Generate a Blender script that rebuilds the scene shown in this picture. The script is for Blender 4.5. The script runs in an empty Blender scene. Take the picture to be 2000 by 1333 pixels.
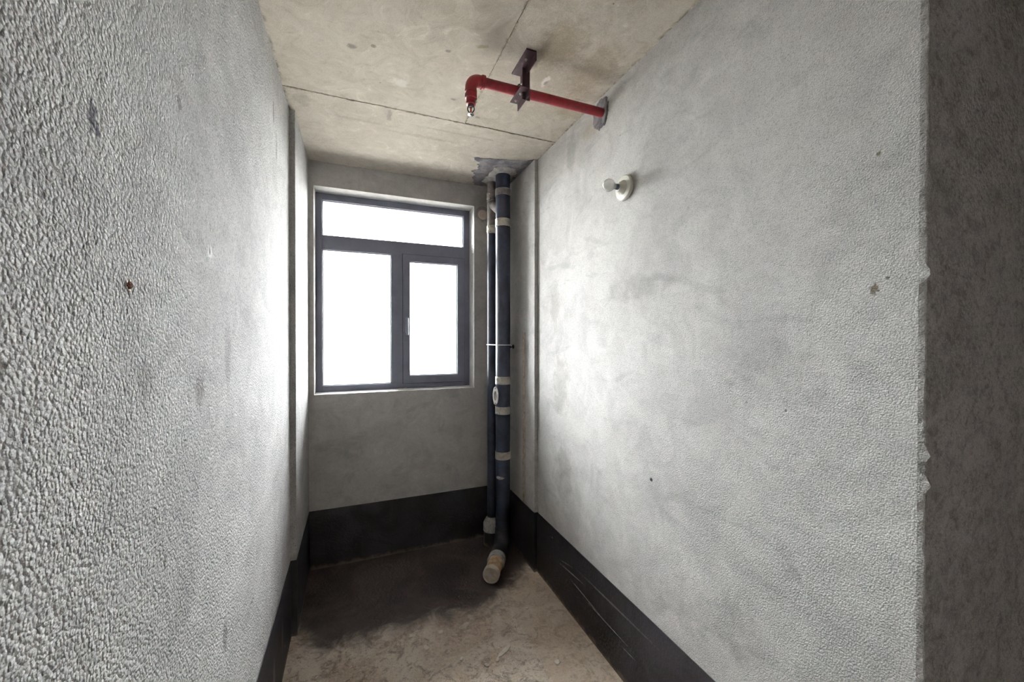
import bpy, bmesh, math, random
from mathutils import Vector, Matrix

# ------------------------------------------------------------------ camera, sky, exposure
scene = bpy.context.scene
C = scene.collection
F_PX, YAW, PITCH, ROLL, CAM_H = 766.8, 21.845, 0.397, -0.02, 1.5611
cam_data = bpy.data.cameras.new('camera')
cam_data.sensor_width = 36.0
cam_data.lens = F_PX / 2000 * 36.0
cam_data.clip_start = 0.02
cam = bpy.data.objects.new('camera', cam_data)
C.objects.link(cam)
cam.location = (0, 0, CAM_H)
cam.rotation_euler = (math.radians(90 - PITCH), math.radians(ROLL), math.radians(-YAW))
scene.camera = cam

world = bpy.data.worlds.new('overcast_sky')
scene.world = world
world.use_nodes = True
bg = world.node_tree.nodes['Background']
bg.inputs['Color'].default_value = (0.975, 0.985, 1.0, 1)
bg.inputs['Strength'].default_value = 50.0

scene.view_settings.view_transform = 'Standard'
scene.view_settings.look = 'None'
scene.view_settings.gamma = 1.0
scene.view_settings.exposure = 0.25
scene.view_settings.use_curve_mapping = False
scene.cycles.max_bounces = 14
scene.cycles.diffuse_bounces = 12

# ------------------------------------------------------------------ main dimensions (metres)
H = 2.75
XL, XR = -0.3126, 1.1328          # left / right wall faces
YB = 2.9408                       # window wall face
YPL, YPR = 2.3256, 2.3671         # where the two corner pilasters start
JL, JR = 0.0272, 0.0226           # how far they stand proud
BH = 0.397                        # height of the dark waterproofing
YE = 0.4498                       # near end of the right wall
YREAR = -0.75                     # unseen rear wall, added and set close behind the camera to bounce light
XSIDE = 1.9                       # unseen side wall, added to close the space beside the camera
WX0, WX1, WZ0, WZ1 = -0.2531, 0.8625, 1.1761, 2.5868
YF = 3.077                        # window frame face
YO = 3.2                          # outer face of the window wall

rnd = random.Random(7)

# ------------------------------------------------------------------ node helpers
def S(r, g, b):
    def f(c):
        c /= 255.0
        return c / 12.92 if c <= 0.04045 else ((c + 0.055) / 1.055) ** 2.4
    return (f(r), f(g), f(b), 1.0)

class Mat:
    def __init__(self, name):
        self.m = bpy.data.materials.new(name)
        self.m.use_nodes = True
        self.t = self.m.node_tree
        self.b = self.t.nodes['Principled BSDF']
        g = self.t.nodes.new('ShaderNodeNewGeometry')
        self.pos = g.outputs['Position']
    def new(self, kind): return self.t.nodes.new(kind)
    def put(self, sock, v):
        if isinstance(v, bpy.types.NodeSocket): self.t.links.new(v, sock)
        else: sock.default_value = v
    def math(self, op, a, b=0.0, clamp=False):
        n = self.new('ShaderNodeMath'); n.operation = op; n.use_clamp = clamp
        self.put(n.inputs[0], a); self.put(n.inputs[1], b)
        return n.outputs[0]
    def vmath(self, op, a, b):
        n = self.new('ShaderNodeVectorMath'); n.operation = op
        self.put(n.inputs[0], a); self.put(n.inputs[1], b)
        return n
    def noise(self, scale, detail=4.0, rough=0.55, dist=0.0, vec=None):
        n = self.new('ShaderNodeTexNoise')
        self.put(n.inputs['Vector'], vec if vec is not None else self.pos)
        n.inputs['Scale'].default_value = scale
        n.inputs['Detail'].default_value = detail
        n.inputs['Roughness'].default_value = rough
        n.inputs['Distortion'].default_value = dist
        return n.outputs['Fac']
    def voro(self, scale, vec=None, out='Distance'):
        n = self.new('ShaderNodeTexVoronoi')
        self.put(n.inputs['Vector'], vec if vec is not None else self.pos)
        n.inputs['Scale'].default_value = scale
        return n.outputs[out]
    def stretch(self, v):
        return self.vmath('MULTIPLY', self.pos, v).outputs[0]
    def rng(self, x, a, b, lo=0.0, hi=1.0, smooth=True):
        n = self.new('ShaderNodeMapRange')
        n.interpolation_type = 'SMOOTHSTEP' if smooth else 'LINEAR'
        self.put(n.inputs['Value'], x)
        n.inputs['From Min'].default_value = a; n.inputs['From Max'].default_value = b
        n.inputs['To Min'].default_value = lo; n.inputs['To Max'].default_value = hi
        return n.outputs[0]
    def mix(self, fac, a, b, kind='MIX'):
        n = self.new('ShaderNodeMix'); n.data_type = 'RGBA'; n.blend_type = kind
        self.put(n.inputs['Factor'], fac)
        self.put(n.inputs[6], a); self.put(n.inputs[7], b)
        return n.outputs[2]
    def sep(self):
        n = self.new('ShaderNodeSeparateXYZ'); self.put(n.inputs[0], self.pos)
        return n.outputs
    def spot(self, c, r, soft=0.5, wob=0.6, nz=None, rot=None):
        """mask of one stain: c centre, r radii, wob how ragged its rim is"""
        v = self.vmath('SUBTRACT', self.pos, c).outputs[0]
        if rot is not None:
            n = self.new('ShaderNodeVectorRotate'); n.rotation_type = 'AXIS_ANGLE'
            self.put(n.inputs['Vector'], v)
            n.inputs['Axis'].default_value = rot[0]; n.inputs['Angle'].default_value = math.radians(rot[1])
            v = n.outputs[0]
        v = self.vmath('MULTIPLY', v, tuple(1.0 / x for x in r)).outputs[0]
        d = self.vmath('LENGTH', v, (0, 0, 0)).outputs['Value']
        k = self.math('MULTIPLY_ADD', nz, wob * 2); k.node.inputs[2].default_value = -wob
        return self.rng(self.math('ADD', d, k), 1.0 - soft, 1.0 + soft * 0.3, 1, 0)
    def bump(self, h, strength, dist, normal=None):
        n = self.new('ShaderNodeBump')
        self.put(n.inputs['Height'], h)
        n.inputs['Strength'].default_value = strength
        n.inputs['Distance'].default_value = dist
        if normal is not None: self.put(n.inputs['Normal'], normal)
        return n.outputs[0]
    def done(self, col, rough=0.9, spec=0.3, metal=0.0, normal=None):
        self.put(self.b.inputs['Base Color'], col)
        self.put(self.b.inputs['Roughness'], rough)
        self.put(self.b.inputs['Specular IOR Level'], spec)
        self.put(self.b.inputs['Metallic'], metal)
        if normal is not None: self.put(self.b.inputs['Normal'], normal)
        return self.m

def plaster(name, dark, light, spots=(), grain=1.0, gscale=150.0, bumpk=1.0, blotch=0.0):
    M = Mat(name)
    big = M.noise(1.6, 4, 0.6, 0.6)
    mid = M.noise(7.0, 4, 0.62, 1.2)
    fine = M.noise(60.0, 2, 0.6)
    f = M.math('ADD', M.math('MULTIPLY', big, 0.55), M.math('MULTIPLY', mid, 0.45))
    col = M.mix(M.rng(f, 0.33, 0.66), dark, light)
    col = M.mix(M.rng(fine, 0.35, 0.75, 0, 0.10), col, (0.12, 0.11, 0.11, 1))
    g = M.noise(gscale, 2, 0.7)
    gv = M.voro(gscale * 1.35)
    col = M.mix(M.rng(g, 0.50, 0.70, 0, 0.42 * min(1.0, grain)), col, (0.10, 0.10, 0.10, 1))
    col = M.mix(M.rng(gv, 0.30, 0.05, 0, 0.30 * min(1.0, grain)), col, (0.88, 0.88, 0.87, 1))
    sand = M.noise(430.0, 2, 0.8)
    col = M.mix(M.rng(sand, 0.50, 0.68, 0, 0.38 * min(1.0, grain)), col, (0.12, 0.12, 0.12, 1))
    col = M.mix(M.rng(sand, 0.50, 0.32, 0, 0.30 * min(1.0, grain)), col, (0.90, 0.90, 0.89, 1))
    if blotch:
        bl = M.noise(26.0, 5, 0.7, 0.8)
        col = M.mix(M.rng(bl, 0.50, 0.66, 0, blotch), col, S(84, 74, 68))
        col = M.mix(M.rng(bl, 0.50, 0.34, 0, blotch), col, S(196, 190, 192))
    # faint trowel sweeps
    tro = M.noise(3.2, 4, 0.6, 2.5, M.stretch((1.0, 0.55, 1.6)))
    col = M.mix(M.rng(tro, 0.56, 0.68, 0, 0.20), col, (0.20, 0.20, 0.20, 1))
    # scattered pock marks
    pk = M.voro(9.0)
    col = M.mix(M.math('MULTIPLY', M.rng(pk, 0.045, 0.02, 0, 1), M.rng(mid, 0.5, 0.6, 0, 0.7)), col, (0.09, 0.085, 0.08, 1))
    nz_big, nz_small = M.noise(16.0, 4, 0.7), M.noise(110.0, 3, 0.7)
    for (c, r, cc, op, *rest) in spots:
        nz = nz_small if max(r[1], r[2] if r[2] < 0.1 else 0, r[0] if r[0] < 0.1 else 0) < 0.045 else nz_big
        wob = rest[0] if rest else 0.6
        rot = rest[1] if len(rest) > 1 else None
        m = M.math('MULTIPLY', M.spot(c, r, 0.55, wob, nz, rot), op)
        col = M.mix(m, col, cc)
    h = M.math('ADD', M.math('MULTIPLY', g, 0.6), M.math('MULTIPLY', gv, -0.5))
    n1 = M.bump(h, 0.75 * grain * bumpk, 0.006)
    return M.done(col, 0.9, 0.08, normal=n1)

INK = S(52, 50, 66); GRIME = S(70, 66, 60); RUST = S(110, 66, 48); PALE = S(232, 230, 226)
left_spots = [
    ((XL, 0.672, 1.848), (0.1, 0.012, 0.022), INK, 0.8, 1.6),
    ((XL, 0.682, 1.832), (0.1, 0.006, 0.014), INK, 0.9, 1.2),
    ((XL, 1.113, 1.762), (0.1, 0.018, 0.018), PALE, 0.8, 1.0),
    ((XL, 1.111, 1.765), (0.1, 0.006, 0.012), INK, 0.7, 0.8),
    ((XL, 0.585, 1.717), (0.1, 0.006, 0.006), GRIME, 0.8),
    ((XL, 0.533, 1.535), (0.1, 0.004, 0.004), GRIME, 0.8),
    ((XL, 0.944, 2.016), (0.1, 0.012, 0.02), GRIME, 0.5, 1.2),
    ((XL, 1.967, 2.386), (0.1, 0.012, 0.09), GRIME, 0.5, 1.3),
    ((XL, 1.90, 2.50), (0.1, 0.015, 0.06), GRIME, 0.5, 1.3),
    ((XL, 0.807, 1.484), (0.1, 0.03, 0.05), GRIME, 0.3, 0.9),
    ((XL, 1.043, 1.451), (0.1, 0.035, 0.04), GRIME, 0.4, 1.1),
    ((XL, 1.248, 1.52), (0.1, 0.03, 0.10), GRIME, 0.28, 1.0),
    ((XL, 0.871, 1.164), (0.1, 0.006, 0.02), GRIME, 0.5, 0.9),
    ((XL, 1.214, 0.794), (0.1, 0.02, 0.05), GRIME, 0.45, 1.1),
]
right_spots = [
    ((XR, 1.284, 0.979), (0.1, 0.008, 0.010), S(38, 44, 54), 0.95, 0.6),
    ((XR, 0.54, 1.677), (0.1, 0.010, 0.014), S(104, 92, 74), 0.85, 1.3),
    ((XR, 0.533, 1.991), (0.1, 0.006, 0.006), S(104, 98, 60), 0.8),
    ((XR, 0.515, 1.700), (0.1, 0.004, 0.004), GRIME, 0.8),
    ((XR, 1.124, 0.546), (0.1, 0.11, 0.07), GRIME, 0.16, 1.8),
    ((XR, 0.909, 0.634), (0.1, 0.07, 0.12), GRIME, 0.17, 1.9),
    ((XR, 1.935, 2.602), (0.1, 0.05, 0.13), GRIME, 0.26, 0.7),
    ((XR, 2.05, 1.30), (0.1, 0.10, 0.22), S(120, 112, 100), 0.30, 1.1),
    ((XR, 2.02, 0.75), (0.1, 0.12, 0.20), S(120, 112, 100), 0.30, 1.1),
    ((XR, 2.12, 1.75), (0.1, 0.06, 0.16), S(120, 112, 100), 0.25, 1.1),
    ((XR, 0.726, 0.903), (0.1, 0.03, 0.025), GRIME, 0.16, 1.6),
    ((XR, 1.36, 1.78), (0.1, 0.20, 0.06), GRIME, 0.18, 1.2),
    ((XR, 0.80, 1.45), (0.1, 0.14, 0.12), GRIME, 0.15, 1.2),
    ((XR, 1.72, 2.64), (0.1, 0.10, 0.05), S(150, 132, 100), 0.35, 1.0),
]
ceil_spots = [
    ((-0.008, 1.732, H), (0.022, 0.016, 0.1), S(96, 92, 86), 0.8, 1.1),
    ((0.075, 1.698, H), (0.012, 0.012, 0.1), S(110, 104, 92), 0.8, 1.0),
    ((0.483, 1.541, H), (0.034, 0.012, 0.1), S(112, 106, 74), 0.8, 1.2, ((0, 0, 1), 25)),
    ((0.362, 1.614, H), (0.012, 0.010, 0.1), S(110, 104, 98), 0.7, 1.0),
    ((0.823, 1.639, H), (0.016, 0.045, 0.1), PALE, 0.8, 1.2),
    ((0.83, 1.645, H), (0.010, 0.02, 0.1), S(118, 108, 92), 0.8, 1.2),
    ((0.458, 1.928, H), (0.016, 0.010, 0.1), S(110, 106, 104), 0.8, 1.1),
    ((0.174, 2.191, H), (0.014, 0.06, 0.1), S(120, 112, 104), 0.7, 1.2),
    ((0.78, 1.42, H), (0.10, 0.16, 0.1), S(136, 116, 86), 0.45, 1.0),
    ((1.00, 1.50, H), (0.10, 0.20, 0.1), S(136, 116, 86), 0.40, 1.1),
    ((1.05, 1.80, H), (0.08, 0.10, 0.1), S(140, 122, 92), 0.40, 1.1),
    ((0.36, 2.35, H), (0.22, 0.02, 0.1), S(130, 120, 104), 0.4, 1.4),
    ((0.05, 2.30, H), (0.20, 0.016, 0.1), S(130, 120, 104), 0.4, 1.4),
    ((0.55, 2.24, H), (0.30, 0.010, 0.1), S(130, 120, 104), 0.4, 1.4),
    ((-0.24, 2.20, H), (0.05, 0.08, 0.1), S(120, 116, 104), 0.4, 1.4),
    ((0.62, 2.04, H), (0.02, 0.01, 0.1), S(120, 112, 104), 0.6, 1.2),
    ((0.20, 1.9, H), (0.05, 0.03, 0.1), PALE, 0.4, 1.2),
]
# one plaster throughout the room, coarser and a little darker on the left wall; coarseness and stains differ from wall to wall
PD, PL = S(178, 176, 174), S(206, 204, 201)
m_left = plaster('rough_grey_plaster', S(164, 163, 162), S(194, 193, 191), left_spots, 1.0, 130.0)
m_right = plaster('light_grey_plaster', PD, PL, right_spots, 0.8, 190.0, 0.6)
m_back = plaster('fine_grey_plaster', PD, PL, [], 0.35, 190.0)
m_reveal = plaster('reveal_plaster', PD, PL, (), 0.4, 190.0)
m_entry = plaster('coarse_brown_grey_plaster', S(152, 145, 142), S(184, 177, 174), [], 1.3, 75.0, 1.0, 0.38)

def ceiling_material():
    M = Mat('bare_concrete')
    big = M.noise(2.2, 6, 0.62, 0.8)
    mid = M.noise(9.0, 7, 0.68, 1.5)
    fine = M.noise(45.0, 5, 0.65)
    str_ = M.noise(14.0, 5, 0.7, 0.6, M.stretch((0.45, 1.6, 1)))
    f = M.math('ADD', M.math('MULTIPLY', big, 0.5), M.math('MULTIPLY', mid, 0.5))
    col = M.mix(M.rng(f, 0.34, 0.66), S(168, 159, 146), S(198, 191, 180))
    col = M.mix(M.rng(fine, 0.55, 0.72, 0, 0.25), col, S(120, 110, 98))
    col = M.mix(M.rng(str_, 0.60, 0.72, 0, 0.32), col, S(126, 114, 98))
    col = M.mix(M.rng(mid, 0.60, 0.72, 0, 0.45), col, S(226, 220, 208))
    pk = M.voro(11.0)
    col = M.mix(M.math('MULTIPLY', M.rng(pk, 0.05, 0.02, 0, 1), M.rng(str_, 0.5, 0.58, 0, 0.8)), col, S(92, 82, 70))
    nz = M.noise(28.0, 5, 0.7)
    for (c, r, cc, op, *rest) in ceil_spots:
        m = M.math('MULTIPLY', M.spot(c, r, 0.55, rest[0], nz, rest[1] if len(rest) > 1 else None), op)
        col = M.mix(m, col, cc)
    sand = M.noise(380.0, 2, 0.8)
    col = M.mix(M.rng(sand, 0.50, 0.68, 0, 0.28), col, S(104, 96, 84))
    col = M.mix(M.rng(sand, 0.50, 0.32, 0, 0.25), col, S(236, 230, 220))
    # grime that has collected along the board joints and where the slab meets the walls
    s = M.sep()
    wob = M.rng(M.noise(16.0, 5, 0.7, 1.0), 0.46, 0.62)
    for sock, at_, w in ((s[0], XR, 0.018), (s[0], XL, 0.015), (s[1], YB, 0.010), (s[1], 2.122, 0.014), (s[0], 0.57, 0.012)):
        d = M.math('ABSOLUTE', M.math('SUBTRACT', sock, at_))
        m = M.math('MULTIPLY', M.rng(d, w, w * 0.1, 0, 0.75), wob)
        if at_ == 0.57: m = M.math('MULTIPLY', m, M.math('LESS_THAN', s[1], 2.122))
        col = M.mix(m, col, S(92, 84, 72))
    g = M.noise(120.0, 3, 0.7)
    n1 = M.bump(g, 0.25, 0.004)
    n2 = M.bump(mid, 0.30, 0.012, n1)
    return M.done(col, 0.85, 0.3, normal=n2)
m_ceil = ceiling_material()

def floor_material():
    M = Mat('dusty_screed')
    s = M.sep()
    big = M.noise(3.0, 6, 0.65, 1.0)
    mid = M.noise(13.0, 7, 0.7, 1.2)
    fine = M.noise(70.0, 4, 0.65)
    col = M.mix(M.rng(big, 0.35, 0.65), S(200, 180, 160), S(236, 224, 208))
    col = M.mix(M.rng(mid, 0.48, 0.64, 0, 0.75), col, S(126, 106, 90))
    col = M.mix(M.rng(fine, 0.53, 0.66, 0, 0.75), col, S(232, 222, 208))
    col = M.mix(M.rng(fine, 0.46, 0.30, 0, 0.6), col, S(104, 86, 72))
    sand = M.noise(260.0, 2, 0.8)
    col = M.mix(M.rng(sand, 0.52, 0.66, 0, 0.5), col, S(96, 80, 68))
    col = M.mix(M.rng(sand, 0.48, 0.34, 0, 0.4), col, S(226, 214, 198))
    # crumbs of plaster trodden into the screed
    cr = M.noise(34.0, 3, 0.5, 2.0)
    col = M.mix(M.math('MULTIPLY', M.rng(cr, 0.60, 0.66, 0, 0.75), M.rng(big, 0.42, 0.55)), col, S(232, 222, 208))
    # strip of paler screed along the right wall
    col = M.mix(M.rng(M.math('ADD', s[0], M.math('MULTIPLY', mid, 0.03)), 0.842, 0.856, 0, 0.45), col, S(206, 184, 160))
    # darker tone over the floor below the window, with a ragged edge
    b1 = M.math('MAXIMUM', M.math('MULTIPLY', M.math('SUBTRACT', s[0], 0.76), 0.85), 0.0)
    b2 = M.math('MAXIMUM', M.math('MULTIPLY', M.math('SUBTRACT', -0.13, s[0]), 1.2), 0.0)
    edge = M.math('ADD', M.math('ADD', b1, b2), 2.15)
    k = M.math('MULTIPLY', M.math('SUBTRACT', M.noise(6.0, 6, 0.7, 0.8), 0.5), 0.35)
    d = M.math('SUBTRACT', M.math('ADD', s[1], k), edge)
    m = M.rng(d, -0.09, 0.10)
    floor_dark = M.mix(M.rng(big, 0.3, 0.7), S(52, 46, 47), S(84, 74, 70))
    col = M.mix(m, col, floor_dark)
    h = M.math('ADD', mid, M.math('MULTIPLY', fine, 0.5))
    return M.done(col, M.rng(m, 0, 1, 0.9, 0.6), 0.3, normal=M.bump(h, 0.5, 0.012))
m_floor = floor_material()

def membrane_material(name, scratch=(), c1=S(30, 29, 33), c2=S(50, 48, 54), dust=0.7):
    M = Mat(name)
    big = M.noise(4.0, 6, 0.65, 1.0)
    fine = M.noise(90.0, 3, 0.6)
    s = M.sep()
    col = M.mix(M.rng(big, 0.35, 0.65), c1, c2)
    col = M.mix(M.rng(fine, 0.60, 0.75, 0, 0.25), col, S(84, 82, 86))
    # dust and splashes at the foot
    foot = M.math('ADD', s[2], M.math('MULTIPLY', M.math('SUBTRACT', M.noise(22.0, 5, 0.7), 0.5), 0.09))
    col = M.mix(M.rng(foot, 0.03, 0.0, 0, dust), col, S(120, 108, 94))
    nz = M.noise(40.0, 4, 0.7)
    for (c, r, op, rot) in scratch:
        col = M.mix(M.math('MULTIPLY', M.spot(c, r, 0.8, 0.7, nz, rot), op), col, S(196, 192, 188))
    return M.done(col, 0.5, 0.4, normal=M.bump(M.math('ADD', fine, M.math('MULTIPLY', big, 2)), 0.35, 0.004))
m_memb = membrane_material('black_waterproofing')
m_memb_r = membrane_material('black_waterproofing_scuffed', [
    ((XR, 1.93, 0.235), (0.1, 0.14, 0.004), 0.75, ((1, 0, 0), 6)),
    ((XR, 1.78, 0.19), (0.1, 0.16, 0.003), 0.75, ((1, 0, 0), -3)),
    ((XR, 1.98, 0.26), (0.1, 0.07, 0.003), 0.6, ((1, 0, 0), 12)),
    ((XR, 1.60, 0.18), (0.1, 0.20, 0.0025), 0.7, ((1, 0, 0), 1)),
    ((XR, 1.42, 0.155), (0.1, 0.05, 0.002), 0.6, ((1, 0, 0), 4)),
    ((XR, 1.55, 0.30), (0.1, 0.30, 0.006), 0.25, ((1, 0, 0), 2)),
    ((XR, 2.15, 0.33), (0.1, 0.010, 0.006), 0.6, None),
])
m_memb_l = membrane_material('black_waterproofing_dusty', [
    ((XL, 2.05, 0.20), (0.1, 0.02, 0.09), 0.3, None),
    ((XL, 1.85, 0.16), (0.1, 0.03, 0.10), 0.3, None),
    ((XL, 2.12, 0.10), (0.1, 0.008, 0.01), 0.7, None),
])

def simple(name, c1, c2, rough=0.6, spec=0.4, metal=0.0, scale=20.0, bump=0.15, bdist=0.002, detail=5):
    M = Mat(name)
    n = M.noise(scale, detail, 0.65, 0.6)
    col = M.mix(M.rng(n, 0.36, 0.64), c1, c2)
    return M.done(col, rough, spec, metal, M.bump(M.noise(scale * 6, 3, 0.6), bump, bdist))
m_frame = simple('grey_aluminium', S(104, 106, 120), S(114, 116, 130), 0.5, 0.4, 0.0, 5, 0.03)
m_bead = simple('pale_glazing_bead', S(150, 154, 166), S(170, 174, 184), 0.4, 0.5, 0.0, 9, 0.02)
m_shadow_gap = simple('dark_gap', S(40, 40, 48), S(52, 52, 60), 0.8, 0.2)
m_handle = simple('window_handle_metal', S(128, 132, 146), S(150, 154, 166), 0.3, 0.6, 0.3)
m_pipe = simple('blue_black_pipe_paint', S(30, 35, 52), S(46, 52, 70), 0.42, 0.5, 0.0, 12, 0.12)
m_pipe_old = simple('mortar_stained_pipe', S(104, 99, 100), S(146, 139, 136), 0.8, 0.2, 0.0, 14, 0.3)
m_band = simple('steel_coupling', S(168, 164, 156), S(206, 202, 192), 0.38, 0.6, 0.35, 16, 0.15)
m_screw = simple('bright_screw_steel', S(190, 186, 176), S(216, 212, 204), 0.35, 0.6, 0.5)
m_plate = simple('grey_access_plate', S(176, 174, 172), S(210, 208, 204), 0.5, 0.5, 0.1)
m_mortar = simple('wet_grey_mortar', S(92, 90, 96), S(132, 128, 130), 0.9, 0.2, 0.0, 18, 0.8, 0.006)
m_mortar_l = simple('dried_pale_mortar', S(150, 146, 144), S(186, 182, 176), 0.9, 0.2, 0.0, 20, 0.8, 0.006)
m_red = simple('red_enamel', S(112, 8, 26), S(136, 14, 36), 0.45, 0.45, 0.0, 30, 0.25)
m_iron = simple('maroon_primed_iron', S(46, 26, 34), S(66, 40, 48), 0.6, 0.35, 0.0, 30, 0.25)
m_chrome = simple('chromed_sprinkler', S(200, 200, 198), S(220, 220, 218), 0.25, 0.6, 0.8)
m_redbulb = simple('red_sprinkler_bulb', S(190, 20, 24), S(200, 30, 34), 0.2, 0.6)
m_porcelain = simple('glazed_white_porcelain', S(222, 221, 212), S(236, 235, 228), 0.25, 0.55, 0.0, 9, 0.04)
m_socket = simple('dark_socket_shell', S(48, 52, 62), S(66, 70, 80), 0.4, 0.5, 0.3)
m_plug = simple('pinkish_foam_plug', S(226, 208, 198), S(240, 226, 218), 0.9, 0.2, 0.0, 30, 0.5, 0.004)
m_cap = simple('dusty_cream_cap', S(186, 172, 156), S(212, 200, 186), 0.8, 0.25, 0.0, 30, 0.4, 0.003)
m_stub = simple('tan_clay_stub', S(150, 120, 88), S(190, 164, 132), 0.8, 0.25, 0.0, 26, 0.5, 0.003)
m_rust = simple('rusty_plug', S(84, 54, 44), S(112, 74, 60), 0.8, 0.2, 0.0, 80, 0.6)
m_scrap = simple('plaster_scrap', S(224, 214, 200), S(240, 232, 222), 0.9, 0.2, 0.0, 40, 0.6, 0.003)
m_wire = simple('galvanised_wire', S(188, 190, 192), S(212, 212, 212), 0.35, 0.6, 0.5)
m_seam = simple('concrete_fin', S(128, 118, 104), S(190, 180, 164), 0.9, 0.2, 0.0, 40, 0.8, 0.004)
m_chase = simple('rust_edged_strip', S(150, 140, 132), S(186, 180, 174), 0.8, 0.2, 0.0, 30, 0.4)

def glass_material(name, rough=0.0):
    m = bpy.data.materials.new(name); m.use_nodes = True
    t = m.node_tree; t.nodes.clear()
    o = t.nodes.new('ShaderNodeOutputMaterial')
    mx = t.nodes.new('ShaderNodeMixShader'); tr = t.nodes.new('ShaderNodeBsdfTransparent')
    gl = t.nodes.new('ShaderNodeBsdfGlossy'); fr = t.nodes.new('ShaderNodeFresnel')
    tr.inputs[0].default_value = (0.97, 0.98, 0.98, 1); gl.inputs['Roughness'].default_value = rough
    fr.inputs['IOR'].default_value = 1.35
    t.links.new(fr.outputs[0], mx.inputs[0]); t.links.new(tr.outputs[0], mx.inputs[1])
    t.links.new(gl.outputs[0], mx.inputs[2]); t.links.new(mx.outputs[0], o.inputs[0])
    return m
m_glass = glass_material('window_glass')
def bulb_material():
    m = bpy.data.materials.new('bulb_glass'); m.use_nodes = True
    t = m.node_tree; b = t.nodes['Principled BSDF']; o = t.nodes['Material Output']
    b.inputs['Base Color'].default_value = S(232, 230, 224)
    b.inputs['Roughness'].default_value = 0.08
    b.inputs['Specular IOR Level'].default_value = 0.8
    tr = t.nodes.new('ShaderNodeBsdfTransparent'); tr.inputs[0].default_value = (0.96, 0.96, 0.95, 1)
    mx = t.nodes.new('ShaderNodeMixShader'); mx.inputs[0].default_value = 0.42
    t.links.new(tr.outputs[0], mx.inputs[1]); t.links.new(b.outputs[0], mx.inputs[2]); t.links.new(mx.outputs[0], o.inputs[0])
    return m
m_bulb = bulb_material()

# ------------------------------------------------------------------ mesh helpers
def link(name, bm, mat, parent=None, smooth=False):
    bmesh.ops.recalc_face_normals(bm, faces=bm.faces)
    me = bpy.data.meshes.new(name); bm.to_mesh(me); bm.free()
    if smooth:
        for p in me.polygons: p.use_smooth = True
        me.set_sharp_from_angle(angle=math.radians(38))
    mats = mat if isinstance(mat, (list, tuple)) else [mat]
    for x in mats: me.materials.append(x)
    o = bpy.data.objects.new(name, me); C.objects.link(o)
    if parent is not None:
        o.parent = parent
        o.matrix_parent_inverse = Matrix.Translation(parent.location).inverted()
    return o

def structure(o, label=None, cat=None):
    o['kind'] = 'structure'
    if label: o['label'] = label
    if cat: o['category'] = cat
    return o

def tag(o, label, cat, group=None):
    o['label'] = label; o['category'] = cat
    if group: o['group'] = group
    return o

def root(name, loc=(0, 0, 0)):
    o = bpy.data.objects.new(name, None); C.objects.link(o)
    o.location = loc; o.empty_display_size = 0.05
    return o

def box(bm, x0, x1, y0, y1, z0, z1, bevel=0.0):
    vs = [bm.verts.new((x, y, z)) for x in (x0, x1) for y in (y0, y1) for z in (z0, z1)]
    idx = [(0, 1, 3, 2), (4, 6, 7, 5), (0, 4, 5, 1), (2, 3, 7, 6), (0, 2, 6, 4), (1, 5, 7, 3)]
    fs = [bm.faces.new([vs[i] for i in f]) for f in idx]
    if bevel:
        es = list({e for f in fs for e in f.edges})
        bmesh.ops.bevel(bm, geom=es, offset=bevel, segments=2, profile=0.5, affect='EDGES')
    return fs

def bx(x0, x1, y0, y1, z0, z1, bevel=0.0):
    bm = bmesh.new(); box(bm, x0, x1, y0, y1, z0, z1, bevel); return bm

def prism(bm, pts, z0, z1):
    """vertical prism over an xy outline"""
    a = [bm.verts.new((x, y, z0)) for x, y in pts]; b = [bm.verts.new((x, y, z1)) for x, y in pts]
    bm.faces.new(a); bm.faces.new(b)
    for i in range(len(pts)):
        j = (i + 1) % len(pts); bm.faces.new((a[i], a[j], b[j], b[i]))

def frame_of(d):
    d = Vector(d).normalized()
    up = Vector((0, 0, 1)) if abs(d.z) < 0.9 else Vector((1, 0, 0))
    u = d.cross(up).normalized(); v = d.cross(u).normalized()
    return u, v

def lathe(bm, base, axis, prof, seg=32):
    """prof: (distance along axis, radius)"""
    base = Vector(base); axis = Vector(axis).normalized(); u, v = frame_of(axis)
    rings = []
    for t, r in prof:
        c = base + axis * t
        if r <= 1e-6: rings.append([bm.verts.new(c)])
        else: rings.append([bm.verts.new(c + (u * math.cos(a) + v * math.sin(a)) * r)
                            for a in (2 * math.pi * i / seg for i in range(seg))])
    for a, b in zip(rings, rings[1:]):
        for i in range(seg):
            j = (i + 1) % seg
            if len(a) == 1 and len(b) == 1: continue
            if len(a) == 1: bm.faces.new((a[0], b[i], b[j]))
            elif len(b) == 1: bm.faces.new((a[i], a[j], b[0]))
            else: bm.faces.new((a[i], a[j], b[j], b[i]))
    for r_ in (rings[0], rings[-1]):
        if len(r_) > 1: bm.faces.new(r_)

def tube(bm, path, r, seg=16, closed=False):
    P = [Vector(p) for p in path]; n = len(P); rr = r if isinstance(r, (list, tuple)) else [r] * n
    t0 = (P[1] - P[0]).normalized(); u, v = frame_of(t0); rings = []
    prev = t0
    for i in range(n):
        if closed: t = (P[(i + 1) % n] - P[i - 1]).normalized()
        elif i == 0: t = t0
        elif i == n - 1: t = (P[-1] - P[-2]).normalized()
        else: t = (P[i + 1] - P[i - 1]).normalized()
        q = prev.rotation_difference(t); u = q @ u; v = q @ v; prev = t
        rings.append([bm.verts.new(P[i] + (u * math.cos(a) + v * math.sin(a)) * rr[i])
                      for a in (2 * math.pi * k / seg for k in range(seg))])
    pairs = list(zip(rings, rings[1:])) + ([(rings[-1], rings[0])] if closed else [])
    for a, b in pairs:
        for k in range(seg):
            j = (k + 1) % seg; bm.faces.new((a[k], a[j], b[j], b[k]))
    if not closed: bm.faces.new(rings[0]); bm.faces.new(rings[-1])

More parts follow.
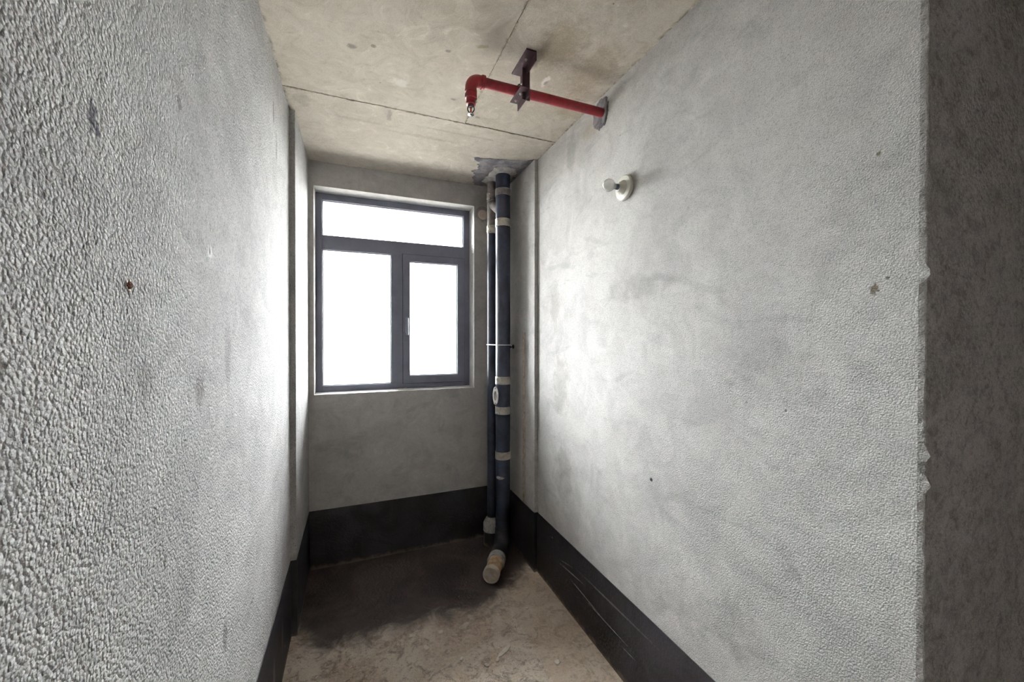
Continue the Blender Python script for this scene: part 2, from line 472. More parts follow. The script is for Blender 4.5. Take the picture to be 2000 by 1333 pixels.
def nz1(t, s=0.0):
    return math.sin(t * 12.9 + s) * 0.5 + math.sin(t * 31.7 + s * 2.3) * 0.3 + math.sin(t * 71.3 + s * 5.1) * 0.2

# ------------------------------------------------------------------ the room
T = 0.16
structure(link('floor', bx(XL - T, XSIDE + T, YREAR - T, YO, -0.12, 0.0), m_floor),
          'dusty brown screed floor darker below the window', 'floor')

# ceiling slab cast on formwork boards: three board imprints with rough fins between them
ceil = structure(link('ceiling', bx(XL - T, XSIDE + T, YREAR - T, YO, H + 0.008, H + 0.15), m_ceil),
                 'bare concrete ceiling with formwork joint lines and stains', 'ceiling')
SX, SY, GAP = 0.57, 2.122, 0.002
for x0, x1, y0, y1, dz in ((XL - T, SX - GAP, YREAR - T, SY - GAP, 0.0), (SX + GAP, XSIDE + T, YREAR - T, SY - GAP, 0.0015),
                           (XL - T, XR + T, SY + GAP, YO, -0.001)):
    link('panel', bx(x0, x1, y0, y1, H + dz, H + 0.009), m_ceil, ceil)

def fin(axis, at_, a, b, seed):
    """broken ridge of grout squeezed out of a board joint"""
    r = random.Random(seed); bm = bmesh.new(); n = int((b - a) / 0.012); prev = None
    for i in range(n + 1):
        t = a + (b - a) * i / n
        w = 0.0018 + 0.0035 * max(0, nz1(t, seed)) + r.random() * 0.0012
        h = 0.0012 + 0.004 * max(0, nz1(t * 1.3, seed + 2)) * r.random()
        o = at_ + 0.004 * nz1(t * 0.4, seed + 4) + r.uniform(-0.0015, 0.0015)
        pts = [(o - w, H + 0.004), (o - w * 0.5, H - h), (o + w * 0.4, H - h * 0.8), (o + w, H + 0.004)]
        ring = [bm.verts.new((p, t, z) if axis == 'x' else (t, p, z)) for p, z in pts]
        if prev:
            for k in range(3): bm.faces.new((prev[k], prev[k + 1], ring[k + 1], ring[k]))
        else: bm.faces.new(ring)
        prev = ring
    bm.faces.new(prev)
    link('joint_fin', bm, m_seam, ceil)
fin('x', SX, 0.6, SY, 3); fin('y', SY, XL, XR, 5)

# left wall with its pilaster
wl = structure(link('wall_left', bx(XL - T, XL, YREAR - T, YO, -0.02, H + 0.02), m_left),
               'rough grey plastered wall with an ink stain and scuffs', 'wall')
def pilaster(x0, x1, y0, parent, mat):
    return link('pilaster', bx(min(x0, x1), max(x0, x1), y0, YB + 0.01, 0.0, H + 0.005, 0.0015), mat, parent)
pilaster(XL - 0.01, XL + JL, YPL, wl, m_left)

# right wall: its near end is a ragged plaster arris
def wall_right():
    bm = bmesh.new(); r = random.Random(11); n = 260; cols = []
    burrs = {1.70: 0.010, 1.245: 0.012, 1.31: 0.010, 2.33: 0.009, 2.62: 0.010}
    for i in range(n + 1):
        z = -0.02 + (H + 0.04) * i / n
        j = 0.0025 * nz1(z * 2.1, 1) + r.uniform(-0.0016, 0.0016)
        for bz, bh in burrs.items(): j -= bh * math.exp(-((z - bz) / 0.012) ** 2)
        k = 0.002 * nz1(z * 2.7, 3) + r.uniform(-0.0012, 0.0012)
        cols.append([bm.verts.new(p) for p in ((XR, YPR, z), (XR, YE + 0.06, z), (XR, YE + 0.012, z), (XR + 0.001 + abs(k), YE + j + 0.0025, z),
                                               (XR + 0.003 + abs(k), YE + j * 0.5, z), (XR + 0.02, YE, z), (XR + 0.02, YE + 0.02, z), (XR + T, YE + 0.02, z), (XR + T, YPR, z))])
    m = len(cols[0])
    for a, b in zip(cols, cols[1:]):
        for q in range(m):
            w = (q + 1) % m; f = bm.faces.new((a[q], a[w], b[w], b[q]))
            f.material_index = 1 if q in (4, 5) else 0
    bm.faces.new(cols[0]); bm.faces.new(cols[-1])
    box(bm, XR, XR + T, YPR - 0.001, YO, -0.02, H + 0.02)
    return bm
wr = structure(link('wall_right', wall_right(), [m_right, m_entry]),
               'pale grey plastered wall carrying the bulb and the red pipe', 'wall')
pr_ = pilaster(XR + 0.01, XR - JR, YPR, wr, m_right)
# thin chased strip on the pilaster beside the pipes
bm = bmesh.new(); box(bm, XR - JR - 0.0025, XR - JR + 0.004, 2.522, 2.560, BH, 1.60, 0.0008)
link('chase_strip', bm, m_chase, wr)
for yy in (2.521, 2.561):
    link('chase_edge', bx(XR - JR - 0.003, XR - JR + 0.003, yy - 0.0009, yy + 0.0009, BH, 1.605), m_stub, wr)

# wall face that turns away from the room beside the entrance
structure(link('wall_front', bx(XR + 0.0195, XSIDE + T, YE, YE + T, -0.02, H + 0.02), m_entry),
          'coarse brown grey wall end turning away at the entrance', 'wall')
structure(link('wall_side_added', bx(XSIDE, XSIDE + T, YREAR - T, YE + 0.02, -0.02, H + 0.02), m_right), 'unseen plain plastered side wall added to close the entrance space', 'wall')
structure(link('wall_rear_bounce', bx(XL - T, XSIDE + T, YREAR - T, YREAR, -0.02, H + 0.02), m_right), 'unseen plain plastered wall added behind the camera to bounce daylight', 'wall')

# window wall: four blocks around the opening, reveal faces paler
def wall_back():
    bm = bmesh.new()
    xs = [XL - 0.02, WX0, WX1, XR + 0.02]; zs = [-0.02, WZ0, WZ1, H + 0.02]
    for i in range(3):
        for k in range(3):
            if i == 1 and k == 1: continue
            for f in box(bm, xs[i], xs[i + 1], YB, YO, zs[k], zs[k + 1]):
                c = f.calc_center_median()
                inside = WX0 - 1e-4 <= c.x <= WX1 + 1e-4 and WZ0 - 1e-4 <= c.z <= WZ1 + 1e-4
                if inside and c.y > YB + 0.01: f.material_index = 1
    bmesh.ops.remove_doubles(bm, verts=bm.verts, dist=1e-5)
    seen = {}
    for f in list(bm.faces):                       # faces shared by two blocks are inside the wall
        key = frozenset(v.index for v in f.verts) if False else tuple(round(q, 4) for q in f.calc_center_median())
        seen.setdefault(key, []).append(f)
    bmesh.ops.delete(bm, geom=[f for fs in seen.values() if len(fs) > 1 for f in fs], context='FACES_ONLY')
    return bm
wb = structure(link('wall_back', wall_back(), [m_back, m_reveal]), 'dim grey wall around the window below the ceiling', 'wall')
# uneven sill screed with a crumbly lip
bm = bmesh.new(); n = 60; rows = []; r = random.Random(4)
for i in range(n + 1):
    x = WX0 + (WX1 - WX0) * i / n; j = 0.002 * nz1(x * 3, 2) + r.uniform(-0.001, 0.001)
    rows.append([bm.verts.new(p) for p in ((x, YB - 0.002 + j, WZ0 - 0.003), (x, YB - 0.002 + j, WZ0 + 0.003 + j * 0.5), (x, YF + 0.01, WZ0 + 0.004), (x, YF + 0.01, WZ0 - 0.003))])
for a, b in zip(rows, rows[1:]):
    for k in range(4): bm.faces.new((a[k], a[(k + 1) % 4], b[(k + 1) % 4], b[k]))
bm.faces.new(rows[0]); bm.faces.new(rows[-1])
link('sill', bm, m_reveal, wb)

# dark waterproof upstands
E = 0.003
def upstand(name, pts, mat, label):
    bm = bmesh.new(); prism(bm, pts, -0.004, BH); structure(link(name, bm, mat), label, 'baseboard')
upstand('baseboard_left', [(XL - 0.004, YREAR + 0.3), (XL + E, YREAR + 0.3), (XL + E, YPL - E), (XL + JL + E, YPL - E),
                           (XL + JL + E, YB + 0.004), (XL - 0.004, YB + 0.004)], m_memb_l, 'black waterproofing band along the foot of the left wall')
upstand('baseboard_right', [(XR + 0.004, YE + 0.01), (XR + 0.004, YB + 0.004), (XR - JR - E, YB + 0.004), (XR - JR - E, YPR - E),
                            (XR - E, YPR - E), (XR - E, YE + 0.01)], m_memb_r, 'scuffed black waterproofing band along the foot of the right wall')
upstand('baseboard_back', [(XL + JL, YB + 0.004), (XL + JL, YB - E), (XR - JR, YB - E), (XR - JR, YB + 0.004)], m_memb, 'black waterproofing band under the window')

# pale ground plane added far below to dim daylight from underneath
bm = bmesh.new(); box(bm, -400, 400, -400, 400, -30.3, -30.0)
structure(link('ground', bm, simple('hazy_ground', S(166, 164, 158), S(186, 184, 178), 0.95, 0.1, 0.0, 0.05)), 'pale hazy ground added far below the window to shape daylight', 'ground')

# ------------------------------------------------------------------ window
win = structure(root('window_1', (0.305, YF, WZ0)), 'grey metal window with a transom light and one casement', 'window')
DEPTH = 0.062
def member(name, x0, x1, z0, z1, y0=YF, y1=YF + DEPTH, parent=win, mat=None, bev=0.002):
    return link(name, bx(x0, x1, y0, y1, z0, z1, bev), mat or m_frame, parent)
member('frame_jamb', WX0 - 0.004, -0.2115, WZ0, WZ1 + 0.004)
member('frame_jamb', 0.8135, WX1 + 0.004, WZ0, WZ1 + 0.004)
member('frame_head', -0.213, 0.815, 2.541, WZ1 + 0.004, YF + 0.0005)
member('frame_rail', -0.213, 0.815, WZ0, 1.2215, YF + 0.0005)
member('transom', -0.213, 0.815, 2.192, 2.2915, YF + 0.0005)
member('mullion', 0.2565, 0.352, 1.22, 2.194, YF + 0.001)
YS = YF - 0.010
sash_bm = bmesh.new()
sx0, sx1, sz0, sz1 = 0.341, 0.820, 1.2165, 2.2005
gx0, gx1, gz0, gz1 = 0.390, 0.762, 1.2755, 2.146
for a in ((sx0, gx0, sz0, sz1), (gx1, sx1, sz0, sz1), (gx0 - 0.001, gx1 + 0.001, sz0, gz0), (gx0 - 0.001, gx1 + 0.001, gz1, sz1)):
    box(sash_bm, a[0], a[1], YS, YF + 0.045, a[2], a[3], 0.0015)
sash = link('sash', sash_bm, m_frame, win)
# dark strips standing in for the shadow gap round the sash
bm = bmesh.new(); g = 0.0025
for a in ((sx0 - g, sx0 + .001, sz0 - g, sz1 + g), (sx1 - .001, sx1 + g, sz0 - g, sz1 + g), (sx0, sx1, sz0 - g, sz0 + .001), (sx0, sx1, sz1 - .001, sz1 + g)):
    box(bm, a[0], a[1], YF - 0.0015, YF + 0.02, a[2], a[3])
link('shadow_gap_strip', bm, m_shadow_gap, sash)
def beads(x0, x1, z0, z1, y, parent):
    bm = bmesh.new(); w = 0.006
    for a in ((x0 - .002, x0 + w, z0 - .002, z1 + .002), (x1 - w, x1 + .002, z0 - .002, z1 + .002), (x0, x1, z0 - .002, z0 + w), (x0, x1, z1 - w, z1 + .002)):
        box(bm, a[0], a[1], y + 0.006, y + 0.02, a[2], a[3], 0.001)
    link('glazing_bead', bm, m_bead, parent)
def pane(x0, x1, z0, z1, y, parent):
    link('pane', bx(x0 - 0.006, x1 + 0.006, y, y + 0.005, z0 - 0.006, z1 + 0.006), m_glass, parent)
for x0, x1, z0, z1, y, par in ((-0.2115, 0.8135, 2.2915, 2.541, YF, win), (-0.2115, 0.2565, 1.2215, 2.192, YF, win), (gx0, gx1, gz0, gz1, YS, sash)):
    beads(x0, x1, z0, z1, y + 0.01, par); pane(x0, x1, z0, z1, y + 0.03, par)
hb = bmesh.new()
box(hb, 0.357, 0.377, YS - 0.008, YS + 0.001, 1.60, 1.72, 0.002)
box(hb, 0.360, 0.374, YS - 0.034, YS - 0.007, 1.698, 1.712, 0.002)
box(hb, 0.359, 0.376, YS - 0.042, YS - 0.030, 1.585, 1.714, 0.003)
link('handle', hb, m_handle, sash)

# ------------------------------------------------------------------ mortar patches
def patch(name, pts, plane, thick, mat, parent, seed, sub=5, amp=0.006):
    r = random.Random(seed); out = []
    for i in range(len(pts)):
        a = Vector(pts[i]); b = Vector(pts[(i + 1) % len(pts)])
        nrm = Vector((-(b - a).y, (b - a).x)).normalized()
        for k in range(sub):
            out.append(a.lerp(b, k / sub) + nrm * (r.uniform(-amp, amp) if k else 0))
    bm = bmesh.new()
    def v3(p, d): return (p.x, p.y, H - d) if plane == 'ceil' else (XR - d, p.x, p.y)
    c = sum(out, Vector((0, 0))) / len(out)
    top = [bm.verts.new(v3(p, -0.002)) for p in out]
    low = [bm.verts.new(v3(p, thick * 0.4)) for p in out]
    inn = [bm.verts.new(v3(p.lerp(c, 0.12), thick + r.uniform(-0.001, 0.001))) for p in out]
    n = len(out)
    for i in range(n):
        j = (i + 1) % n
        bm.faces.new((top[i], top[j], low[j], low[i])); bm.faces.new((low[i], low[j], inn[j], inn[i]))
    bm.faces.new(inn); bm.faces.new(top)
    bmesh.ops.triangulate(bm, faces=[f for f in bm.faces if len(f.verts) > 4])
    return link(name, bm, mat, parent)
patch('mortar_patch', [(0.735, 2.487), (0.85, 2.463), (0.925, 2.447), (1.0, 2.455), (1.06, 2.44), (1.106, 2.37), (1.116, 2.42), (1.116, 2.93),
                       (0.86, 2.93), (0.80, 2.80), (0.815, 2.76), (0.77, 2.70), (0.81, 2.64), (0.775, 2.58), (0.80, 2.545), (0.74, 2.52)],
      'ceil', 0.004, m_mortar, ceil, 21, 6, 0.008)
patch('mortar_patch', [(0.90, 2.58), (0.96, 2.545), (1.05, 2.55), (1.085, 2.62), (1.09, 2.78), (1.05, 2.88), (0.95, 2.90), (0.89, 2.84), (0.90, 2.70)],
      'ceil', 0.013, m_mortar_l, ceil, 22, 5, 0.008)
patch('mortar_patch', [(1.590, 2.722), (1.583, 2.69), (1.588, 2.65), (1.605, 2.607), (1.640, 2.600), (1.664, 2.598), (1.70, 2.625), (1.712, 2.655),
                       (1.70, 2.70), (1.675, 2.738), (1.635, 2.742)], 'wall', 0.006, m_mortar, wr, 23, 5, 0.006)

# ------------------------------------------------------------------ big drain riser
PX, PY, PR = 0.999, 2.67, 0.053
riser = tag(root('drain_riser', (PX, PY, 0.0)), 'thick dark blue drain pipe with steel couplings and capped foot', 'pipe')
def band(z, x, y, rad, parent, hgt=0.055, mat=m_band, lug=(-0.86, -0.5), screws=True):
    bm = bmesh.new(); h = hgt / 2
    lathe(bm, (x, y, z - h), (0, 0, 1), [(0, rad), (0, rad + 0.0025), (0.003, rad + 0.004), (0.006, rad + 0.0028), (hgt - 0.006, rad + 0.0028),
                                         (hgt - 0.003, rad + 0.004), (hgt, rad + 0.0025), (hgt, rad)], 40)
    b = link('coupling_band', bm, mat, parent, True)
    if screws:
        d = Vector((lug[0], lug[1], 0)).normalized(); t = Vector((-d.y, d.x, 0))
        for s in (-0.3, 0.3):
            sb = bmesh.new(); c = Vector((x, y, z + hgt * s)) + d * (rad + 0.008)
            lathe(sb, c - t * 0.012, t, [(0, 0.0045), (0.003, 0.006), (0.012, 0.006), (0.012, 0.0035), (0.026, 0.0035), (0.026, 0.0055), (0.03, 0.0055)], 10)
            box(sb, c.x - 0.006, c.x + 0.006, c.y - 0.006, c.y + 0.006, c.z - 0.007, c.z + 0.007, 0.001)
            link('clamp_screw', sb, m_screw, b)
    return b
joints = [2.393, 1.257, 1.041, 0.716]
zs = [2.77, 2.612] + joints + [0.17]
for a, b_ in zip(zs, zs[1:]):
    bm = bmesh.new(); lathe(bm, (PX, PY, b_), (0, 0, 1), [(0, PR), (a - b_, PR)], 40)
    link('pipe_section', bm, m_pipe, riser, True)
band(2.612, PX, PY, PR, riser, 0.05, m_pipe_old, screws=False)
for z in joints: band(z, PX, PY, PR, riser, screws=(z != 0.716))
# bend at the foot, running out across the floor to a capped end
D = Vector((-0.526, -0.85, 0)).normalized(); RB = 0.11; AX = 0.062
path = [Vector((PX, PY, 0.18))]
for i in range(1, 13):
    a = math.pi / 2 * i / 12
    path.append(Vector((PX, PY, AX + RB)) + D * RB * (1 - math.cos(a)) - Vector((0, 0, RB * math.sin(a))))
path.append(Vector((PX, PY, AX)) + D * 0.22)
bm = bmesh.new(); tube(bm, path, PR + 0.003, 36); link('foot_bend', bm, m_memb, riser, True)
P0 = Vector((PX, PY, AX))
bm = bmesh.new(); lathe(bm, P0 + D * 0.19, D, [(0, 0.05), (0, 0.060), (0.05, 0.060), (0.055, 0.05)], 36); link('hub_collar', bm, m_mortar_l, riser, True)
bm = bmesh.new(); lathe(bm, P0 + D * 0.22, D, [(0, 0.046), (0.015, 0.050), (0.15, 0.050), (0.155, 0.046)], 36); stub = link('outlet_stub', bm, m_stub, riser, True)
bm = bmesh.new(); lathe(bm, P0 + D * 0.355, D, [(0, 0.05), (0, 0.0535), (0.032, 0.0535), (0.037, 0.050), (0.037, 0.044), (0.034, 0.042), (0.034, 0.0)], 36)
link('end_cap', bm, m_cap, stub, True)
# oval access plate with ring on the fitting
pn = Vector((-0.94, -0.342, 0)); pt = Vector((0.342, -0.94, 0)); pc = Vector((PX, PY, 1.150)) + pn * (PR + 0.012)
def oval(bm, c, ax, bz, d0, d1, hole=None, seg=28):
    rings = []
    for (A, B, dd) in ([(ax, bz, d0), (ax, bz, d1)] + ([(hole[0], hole[1], d1), (hole[0], hole[1], d0)] if hole else [])):
        rings.append([bm.verts.new(c + pt * A * math.cos(q) * (1 if abs(math.sin(q)) < 0.8 else 0.9) + Vector((0, 0, 1)) * B * math.sin(q) + pn * dd)
                      for q in (2 * math.pi * i / seg for i in range(seg))])
    m = len(rings)
    for i in range(m if hole else m - 1):
        a, b = rings[i], rings[(i + 1) % m]
        for k in range(seg): bm.faces.new((a[k], a[(k + 1) % seg], b[(k + 1) % seg], b[k]))
    if not hole: bm.faces.new(rings[0]); bm.faces.new(rings[-1])
bm = bmesh.new(); oval(bm, pc, 0.022, 0.055, -0.03, 0.0); link('access_neck', bm, m_pipe, riser, True)
bm = bmesh.new(); oval(bm, pc, 0.030, 0.066, 0.0, 0.006, (0.016, 0.034)); plate = link('access_plate', bm, m_plate, riser)
bm = bmesh.new(); oval(bm, pc, 0.016, 0.034, -0.002, 0.003); link('access_lid', bm, m_pipe_old, plate)
for s in (-1, 1):
    bm = bmesh.new(); lathe(bm, pc + Vector((0, 0, s * 0.054)), pn, [(0, 0.006), (0.012, 0.006), (0.014, 0.004), (0.018, 0.004)], 8); link('plate_bolt', bm, m_screw, plate)
# splash of dried mortar on the pipe
bm = bmesh.new(); r = random.Random(9); cols = []
for i in range(11):
    a = math.radians(190 + i * 7); w = (0.006, 0.011, 0.016, 0.012, 0.017, 0.013, 0.015, 0.010, 0.012, 0.006, 0.003)[i]
    cols.append([bm.verts.new((PX + (PR + k) * math.cos(a), PY + (PR + k) * math.sin(a), 0.56 + dz)) for k, dz in
                 ((-0.001, w * r.uniform(.7, 1.1)), (0.0018, w * r.uniform(.5, .7)), (0.0018, -w * r.uniform(.4, .6)), (-0.001, -w * r.uniform(.7, 1.2)))])
for a, b in zip(cols, cols[1:]):
    for k in range(3): bm.faces.new((a[k], a[k + 1], b[k + 1], b[k]))
link('mortar_splash', bm, m_mortar_l, riser)

# ------------------------------------------------------------------ slim vent riser behind it
VX, VY, VR = 0.969, 2.822, 0.0375
vent = tag(root('vent_riser', (VX, VY, 0.0)), 'slim dark pipe standing behind the thick drain pipe', 'pipe')
for a, b_, mt in ((2.77, 2.624, m_pipe_old), (2.624, 2.38, m_pipe_old), (2.38, 0.0, m_pipe)):
    bm = bmesh.new(); lathe(bm, (VX, VY, b_), (0, 0, 1), [(0, VR), (a - b_, VR)], 32); link('pipe_section', bm, mt, vent, True)
band(2.624, VX, VY, VR, vent, 0.06, m_pipe_old)
band(2.38, VX, VY, VR, vent, 0.06)
# branch that crosses over towards the drain pipe
A = Vector((VX, VY, 2.575)); B = Vector((PX, PY, 2.475)); bm = bmesh.new()
tube(bm, [A, A.lerp(B, .3) + Vector((0, 0, 0.004)), A.lerp(B, .5), A.lerp(B, .72)], [0.036, 0.037, 0.037, 0.036], 24)
link('cross_branch', bm, m_pipe_old, vent, True)
bm = bmesh.new(); lathe(bm, (VX, VY, 0.0), (0, 0, 1), [(0, 0.066), (0.11, 0.064), (0.112, 0.058)], 32); link('floor_sleeve', bm, m_memb, vent, True)
bm = bmesh.new(); lathe(bm, (VX, VY, 0.105), (0, 0, 1), [(0, 0.05), (0, 0.068), (0.055, 0.067), (0.085, 0.052), (0.105, 0.039)], 32); link('mortar_collar', bm, m_mortar_l, vent, True)

# wire tie holding both pipes to a bolt in the pilaster
def around(zw):
    e = 0.004; pts = []
    d = Vector((VX - PX, VY - PY)); ang = math.atan2(d.y, d.x)
    for (cx, cy, rr, a0, a1) in ((VX, VY, VR + e, -90, 90), (PX, PY, PR + e, 90, 270)):
        for i in range(15):
            a = ang + math.radians(a0 + (a1 - a0) * i / 14); pts.append((cx + rr * math.cos(a), cy + rr * math.sin(a), zw))
    return pts
tie = tag(root('wire_tie', (PX, PY, 1.513)), 'thin bright wire tied round both pipes', 'wire')
bm = bmesh.new(); tube(bm, around(1.513), 0.0036, 8, True); link('wire_loop', bm, m_wire, tie, True)
bm = bmesh.new(); tube(bm, [(PX + 0.04, PY + 0.042, 1.513), (1.085, 2.728, 1.506), (1.10, 2.739, 1.498)], 0.003, 8); link('wire_tail', bm, m_wire, tie, True)
bm = bmesh.new(); lathe(bm, (XR - JR + 0.01, 2.739, 1.498), (-1, 0, 0), [(0, 0.010), (0.012, 0.016), (0.015, 0.016), (0.015, 0.007), (0.034, 0.007), (0.034, 0.011), (0.042, 0.011)], 12)
link('anchor_bolt', bm, m_iron, tie, True)

# plugged round duct hole in the window wall
hx, hz = 0.932, 2.527
duct = tag(root('duct_hole', (hx, YB, hz)), 'round wall hole with grey ring and pinkish foam plug beside the window', 'duct')
bm = bmesh.new(); lathe(bm, (hx, YB + 0.02, hz), (0, -1, 0), [(0, 0.042), (0, 0.062), (0.024, 0.063), (0.026, 0.058), (0.026, 0.044), (0.004, 0.043)], 36); link('sleeve_ring', bm, m_mortar_l, duct, True)
bm = bmesh.new(); lathe(bm, (hx, YB + 0.02, hz), (0, -1, 0), [(0, 0.043), (0.016, 0.043), (0.020, 0.038), (0.022, 0.02), (0.021, 0)], 32); link('foam_plug', bm, m_plug, duct, True)

# ------------------------------------------------------------------ red sprinkler pipe
FY, FZ, FR = 1.624, 2.664, 0.0205
EX = 0.462
fire = tag(root('sprinkler_pipe', (XR, FY, FZ)), 'red sprinkler pipe leaving the right wall with a downturned end', 'pipe')
bm = bmesh.new(); lathe(bm, (XR + 0.03, FY, FZ), (-1, 0, 0), [(0, FR), (XR + 0.03 - EX - 0.03, FR)], 28); link('pipe_run', bm, m_red, fire, True)
bm = bmesh.new(); lathe(bm, (XR + 0.004, FY, FZ), (-1, 0, 0), [(0, 0.03), (0.006, 0.03), (0.012, 0.022)], 24); link('wall_collar', bm, m_mortar, fire, True)
bm = bmesh.new(); path = [(EX + 0.056, FY, FZ), (EX + 0.035, FY, FZ)]
for i in range(1, 10):
    a = math.pi / 2 * i / 10; path.append((EX + 0.035 - 0.035 * math.sin(a), FY, FZ - 0.035 + 0.035 * math.cos(a)))
path += [(EX, FY, FZ - 0.035), (EX, FY, FZ - 0.052)]
tube(bm, path, 0.0245, 24)
lathe(bm, (EX + 0.060, FY, FZ), (-1, 0, 0), [(0, 0.022), (0, 0.028), (0.013, 0.028), (0.013, 0.024)], 24)
elbow = link('elbow', bm, m_red, fire, True)
bm = bmesh.new(); lathe(bm, (EX, FY, FZ - 0.048), (0, 0, -1), [(0, 0.0265), (0.008, 0.0265), (0.010, 0.023), (0.014, 0.022), (0.016, 0.026), (0.033, 0.026), (0.036, 0.021), (0.046, 0.019), (0.048, 0.0205), (0.058, 0.0205), (0.060, 0.015)], 18)
link('reducer', bm, m_red, fire, True)
hz0 = FZ - 0.106
head = link('sprinkler_head', (lambda b: (lathe(b, (EX, FY, hz0), (0, 0, -1), [(0, 0.013), (0.008, 0.013), (0.010, 0.009), (0.012, 0.009)], 16), b)[1])(bmesh.new()), m_iron, fire, True)
bm = bmesh.new()
for s in (-1, 1):
    u = Vector((0.93, -0.36, 0)) * s
    pts = [Vector((EX, FY, hz0 - 0.004)) + u * 0.011]
    for i in range(7):
        q = i / 6; pts.append(Vector((EX, FY, hz0 - 0.008 - 0.030 * q)) + u * (0.011 + 0.004 * math.sin(math.pi * q) - 0.009 * q ** 3))
    tube(bm, pts, 0.0026, 8)
link('yoke_arm', bm, m_iron, head, True)
bm = bmesh.new(); lathe(bm, (EX, FY, hz0 - 0.010), (0, 0, -1), [(0, 0.002), (0.002, 0.003), (0.022, 0.003), (0.026, 0.0015)], 10); link('glass_bulb', bm, m_redbulb, head, True)
bm = bmesh.new(); lathe(bm, (EX, FY, hz0 - 0.036), (0, 0, -1), [(0, 0.004), (0.004, 0.005), (0.006, 0.013), (0.008, 0.0135), (0.009, 0.004), (0.012, 0.0)], 20)
link('deflector', bm, m_chrome, head, True)

# iron hanger bracket
brk = tag(root('pipe_bracket', (0.70, 1.585, H)), 'maroon angle iron bracket hanging the red pipe from the ceiling', 'bracket')
bm = bmesh.new(); box(bm, 0.656, 0.702, 1.478, 1.642, H - 0.005, H + 0.002, 0.0008); box(bm, 0.698, 0.7025, 1.478, 1.642, H - 0.038, H - 0.003, 0.0008)
top = link('ceiling_angle', bm, m_iron, brk)
bm = bmesh.new(); box(bm, 0.6825, 0.7185, 1.5815, 1.5865, 2.607, H - 0.002, 0.0008); box(bm, 0.7145, 0.7185, 1.5815, 1.6000, 2.69, H - 0.002, 0.0008)
link('hanger_post', bm, m_iron, brk)
bm = bmesh.new(); box(bm, 0.662, 0.702, 1.548, 1.676, 2.6395, 2.6438, 0.0008); box(bm, 0.698, 0.702, 1.548, 1.676, 2.607, 2.643, 0.0008)
low = link('support_angle', bm, m_iron, brk)
for (x, y, z, par) in ((0.677, 1.53, H - 0.005, top), (0.680, 1.597, 2.640, low), (0.680, 1.651, 2.640, low)):
    bm = bmesh.new(); lathe(bm, (x, y, z), (0, 0, -1), [(0, 0.0055), (0.004, 0.0055), (0.004, 0.003), (0.008, 0.003), (0.008, 0.0)], 6); link('nut', bm, m_screw, par)
bm = bmesh.new(); path = [(0.680, 1.597, 2.636), (0.680, 1.597, FZ)]
for i in range(1, 12):
    a = math.pi * i / 12; path.append((0.680, FY - 0.027 * math.cos(a), FZ + 0.027 * math.sin(a)))
path += [(0.680, 1.651, FZ), (0.680, 1.651, 2.636)]
tube(bm, path, 0.003, 8); link('u_bolt', bm, m_iron, brk, True)

# ------------------------------------------------------------------ bare bulb on the right wall
ly, lz = 1.452, 2.236
lamp = tag(root('bare_bulb_lamp', (XR, ly, lz)), 'white porcelain lampholder with a bare bulb on the wall', 'lamp')
bm = bmesh.new(); lathe(bm, (XR + 0.002, ly, lz), (-1, 0, 0), [(0, 0.052), (0.006, 0.056), (0.014, 0.056), (0.019, 0.052), (0.020, 0.046), (0.021, 0.033), (0.026, 0.028), (0.040, 0.022), (0.046, 0.019), (0.046, 0.012)], 40)
link('lampholder', bm, m_porcelain, lamp, True)
bm = bmesh.new(); lathe(bm, (XR - 0.040, ly, lz), (-1, 0, 0), [(0, 0.0125), (0.004, 0.0135), (0.007, 0.0125), (0.010, 0.0135), (0.013, 0.0125), (0.018, 0.012)], 24)
link('screw_cap', bm, m_socket, lamp, True)
prof = [(0.0, 0.0105), (0.006, 0.012), (0.014, 0.018), (0.022, 0.0235)]
for i in range(0, 11):
    a = math.radians(20 - i * 11 * 1.0 + 0); prof.append((0.036 + 0.0275 * math.sin(math.radians(-15 + i * 10.5)), 0.0275 * math.cos(math.radians(-15 + i * 10.5))))
prof[-1] = (prof[-1][0], 0.0)
bm = bmesh.new(); lathe(bm, (XR - 0.055, ly, lz), (-1, 0, 0), prof, 32); link('bulb', bm, m_bulb, lamp, True)

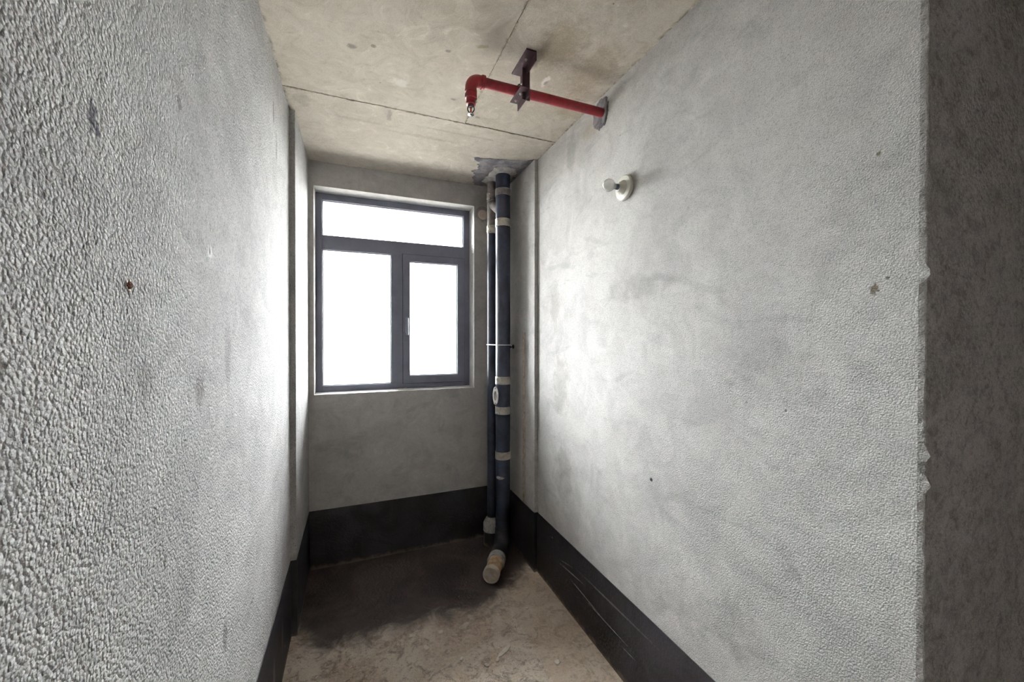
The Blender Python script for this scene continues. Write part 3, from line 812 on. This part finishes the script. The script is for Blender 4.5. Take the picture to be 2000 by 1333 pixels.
# ------------------------------------------------------------------ small loose and fixed bits
bm = bmesh.new(); lathe(bm, (XL - 0.01, 0.757, 1.640), (1, 0, 0), [(0, 0.006), (0.012, 0.0058), (0.0135, 0.004), (0.0120, 0.0)], 9)
tag(link('wall_plug', bm, m_rust, None, True), 'small rusty brown plug set in the left wall plaster', 'plug')
bm = bmesh.new(); r = random.Random(3)
for i in range(5):
    a = i * 1.25; lathe(bm, (XL - 0.002, 0.757 + 0.008 * math.cos(a), 1.640 + 0.008 * math.sin(a)), (1, 0, 0), [(0, 0.004 * r.uniform(.6, 1.1)), (0.003, 0.002)], 6)
link('chipped_rim', bm, m_scrap, wl)

def scrap(u, half, ang, label, th=0.004, seed=0, mat=m_scrap, name='plaster_scrap', z=0.0, group=None):
    r = random.Random(seed); n = 9; pts = []
    for i in range(n):
        a = 2 * math.pi * i / n
        k = r.uniform(0.85, 1.1) / max(abs(math.cos(a)), abs(math.sin(a)), 0.001) ** 0.7
        x, y = half[0] * math.cos(a) * k, half[1] * math.sin(a) * k
        c, s_ = math.cos(ang), math.sin(ang)
        pts.append((u[0] + x * c - y * s_, u[1] + x * s_ + y * c))
    bm = bmesh.new(); prism(bm, pts, z - 0.001, z + th)
    for v in bm.verts:
        if v.co.z > z: v.co.z += r.uniform(-0.3, 0.3) * th
    bmesh.ops.triangulate(bm, faces=[f for f in bm.faces if len(f.verts) > 4])
    return tag(link(name, bm, mat), label, 'debris', group)
scrap((0.688, 1.818), (0.050, 0.010), math.atan2(0.05, 0.086), 'long pale splinter lying on the dusty screed', 0.006, 1, name='pale_splinter')
scrap((0.545, 2.060), (0.028, 0.012), 0.35, 'pale angular plaster flake at the edge of the dark floor area', 0.006, 2)
for i, (u, h, a) in enumerate((((0.330, 1.985), (0.010, 0.018), 0.4), ((0.640, 1.780), (0.014, 0.008), 1.0), ((0.42, 2.06), (0.014, 0.010), 0.2), ((0.58, 1.77), (0.012, 0.008), 2.0),
                               ((0.27, 2.09), (0.012, 0.009), 1.2), ((0.90, 1.66), (0.014, 0.012), 0.5), ((0.48, 1.85), (0.011, 0.008), 0.9), ((0.92, 2.06), (0.008, 0.007), 0.2))):
    scrap(u, h, a, 'small pale plaster crumb lying on the brown screed', 0.006, 30 + i, name='plaster_crumb', group='plaster crumbs on the screed')
scrap((0.335, 3.045), (0.030, 0.005), 0.05, 'thin white strip left on the window sill', 0.006, 5, name='sill_strip', z=WZ0 + 0.004)
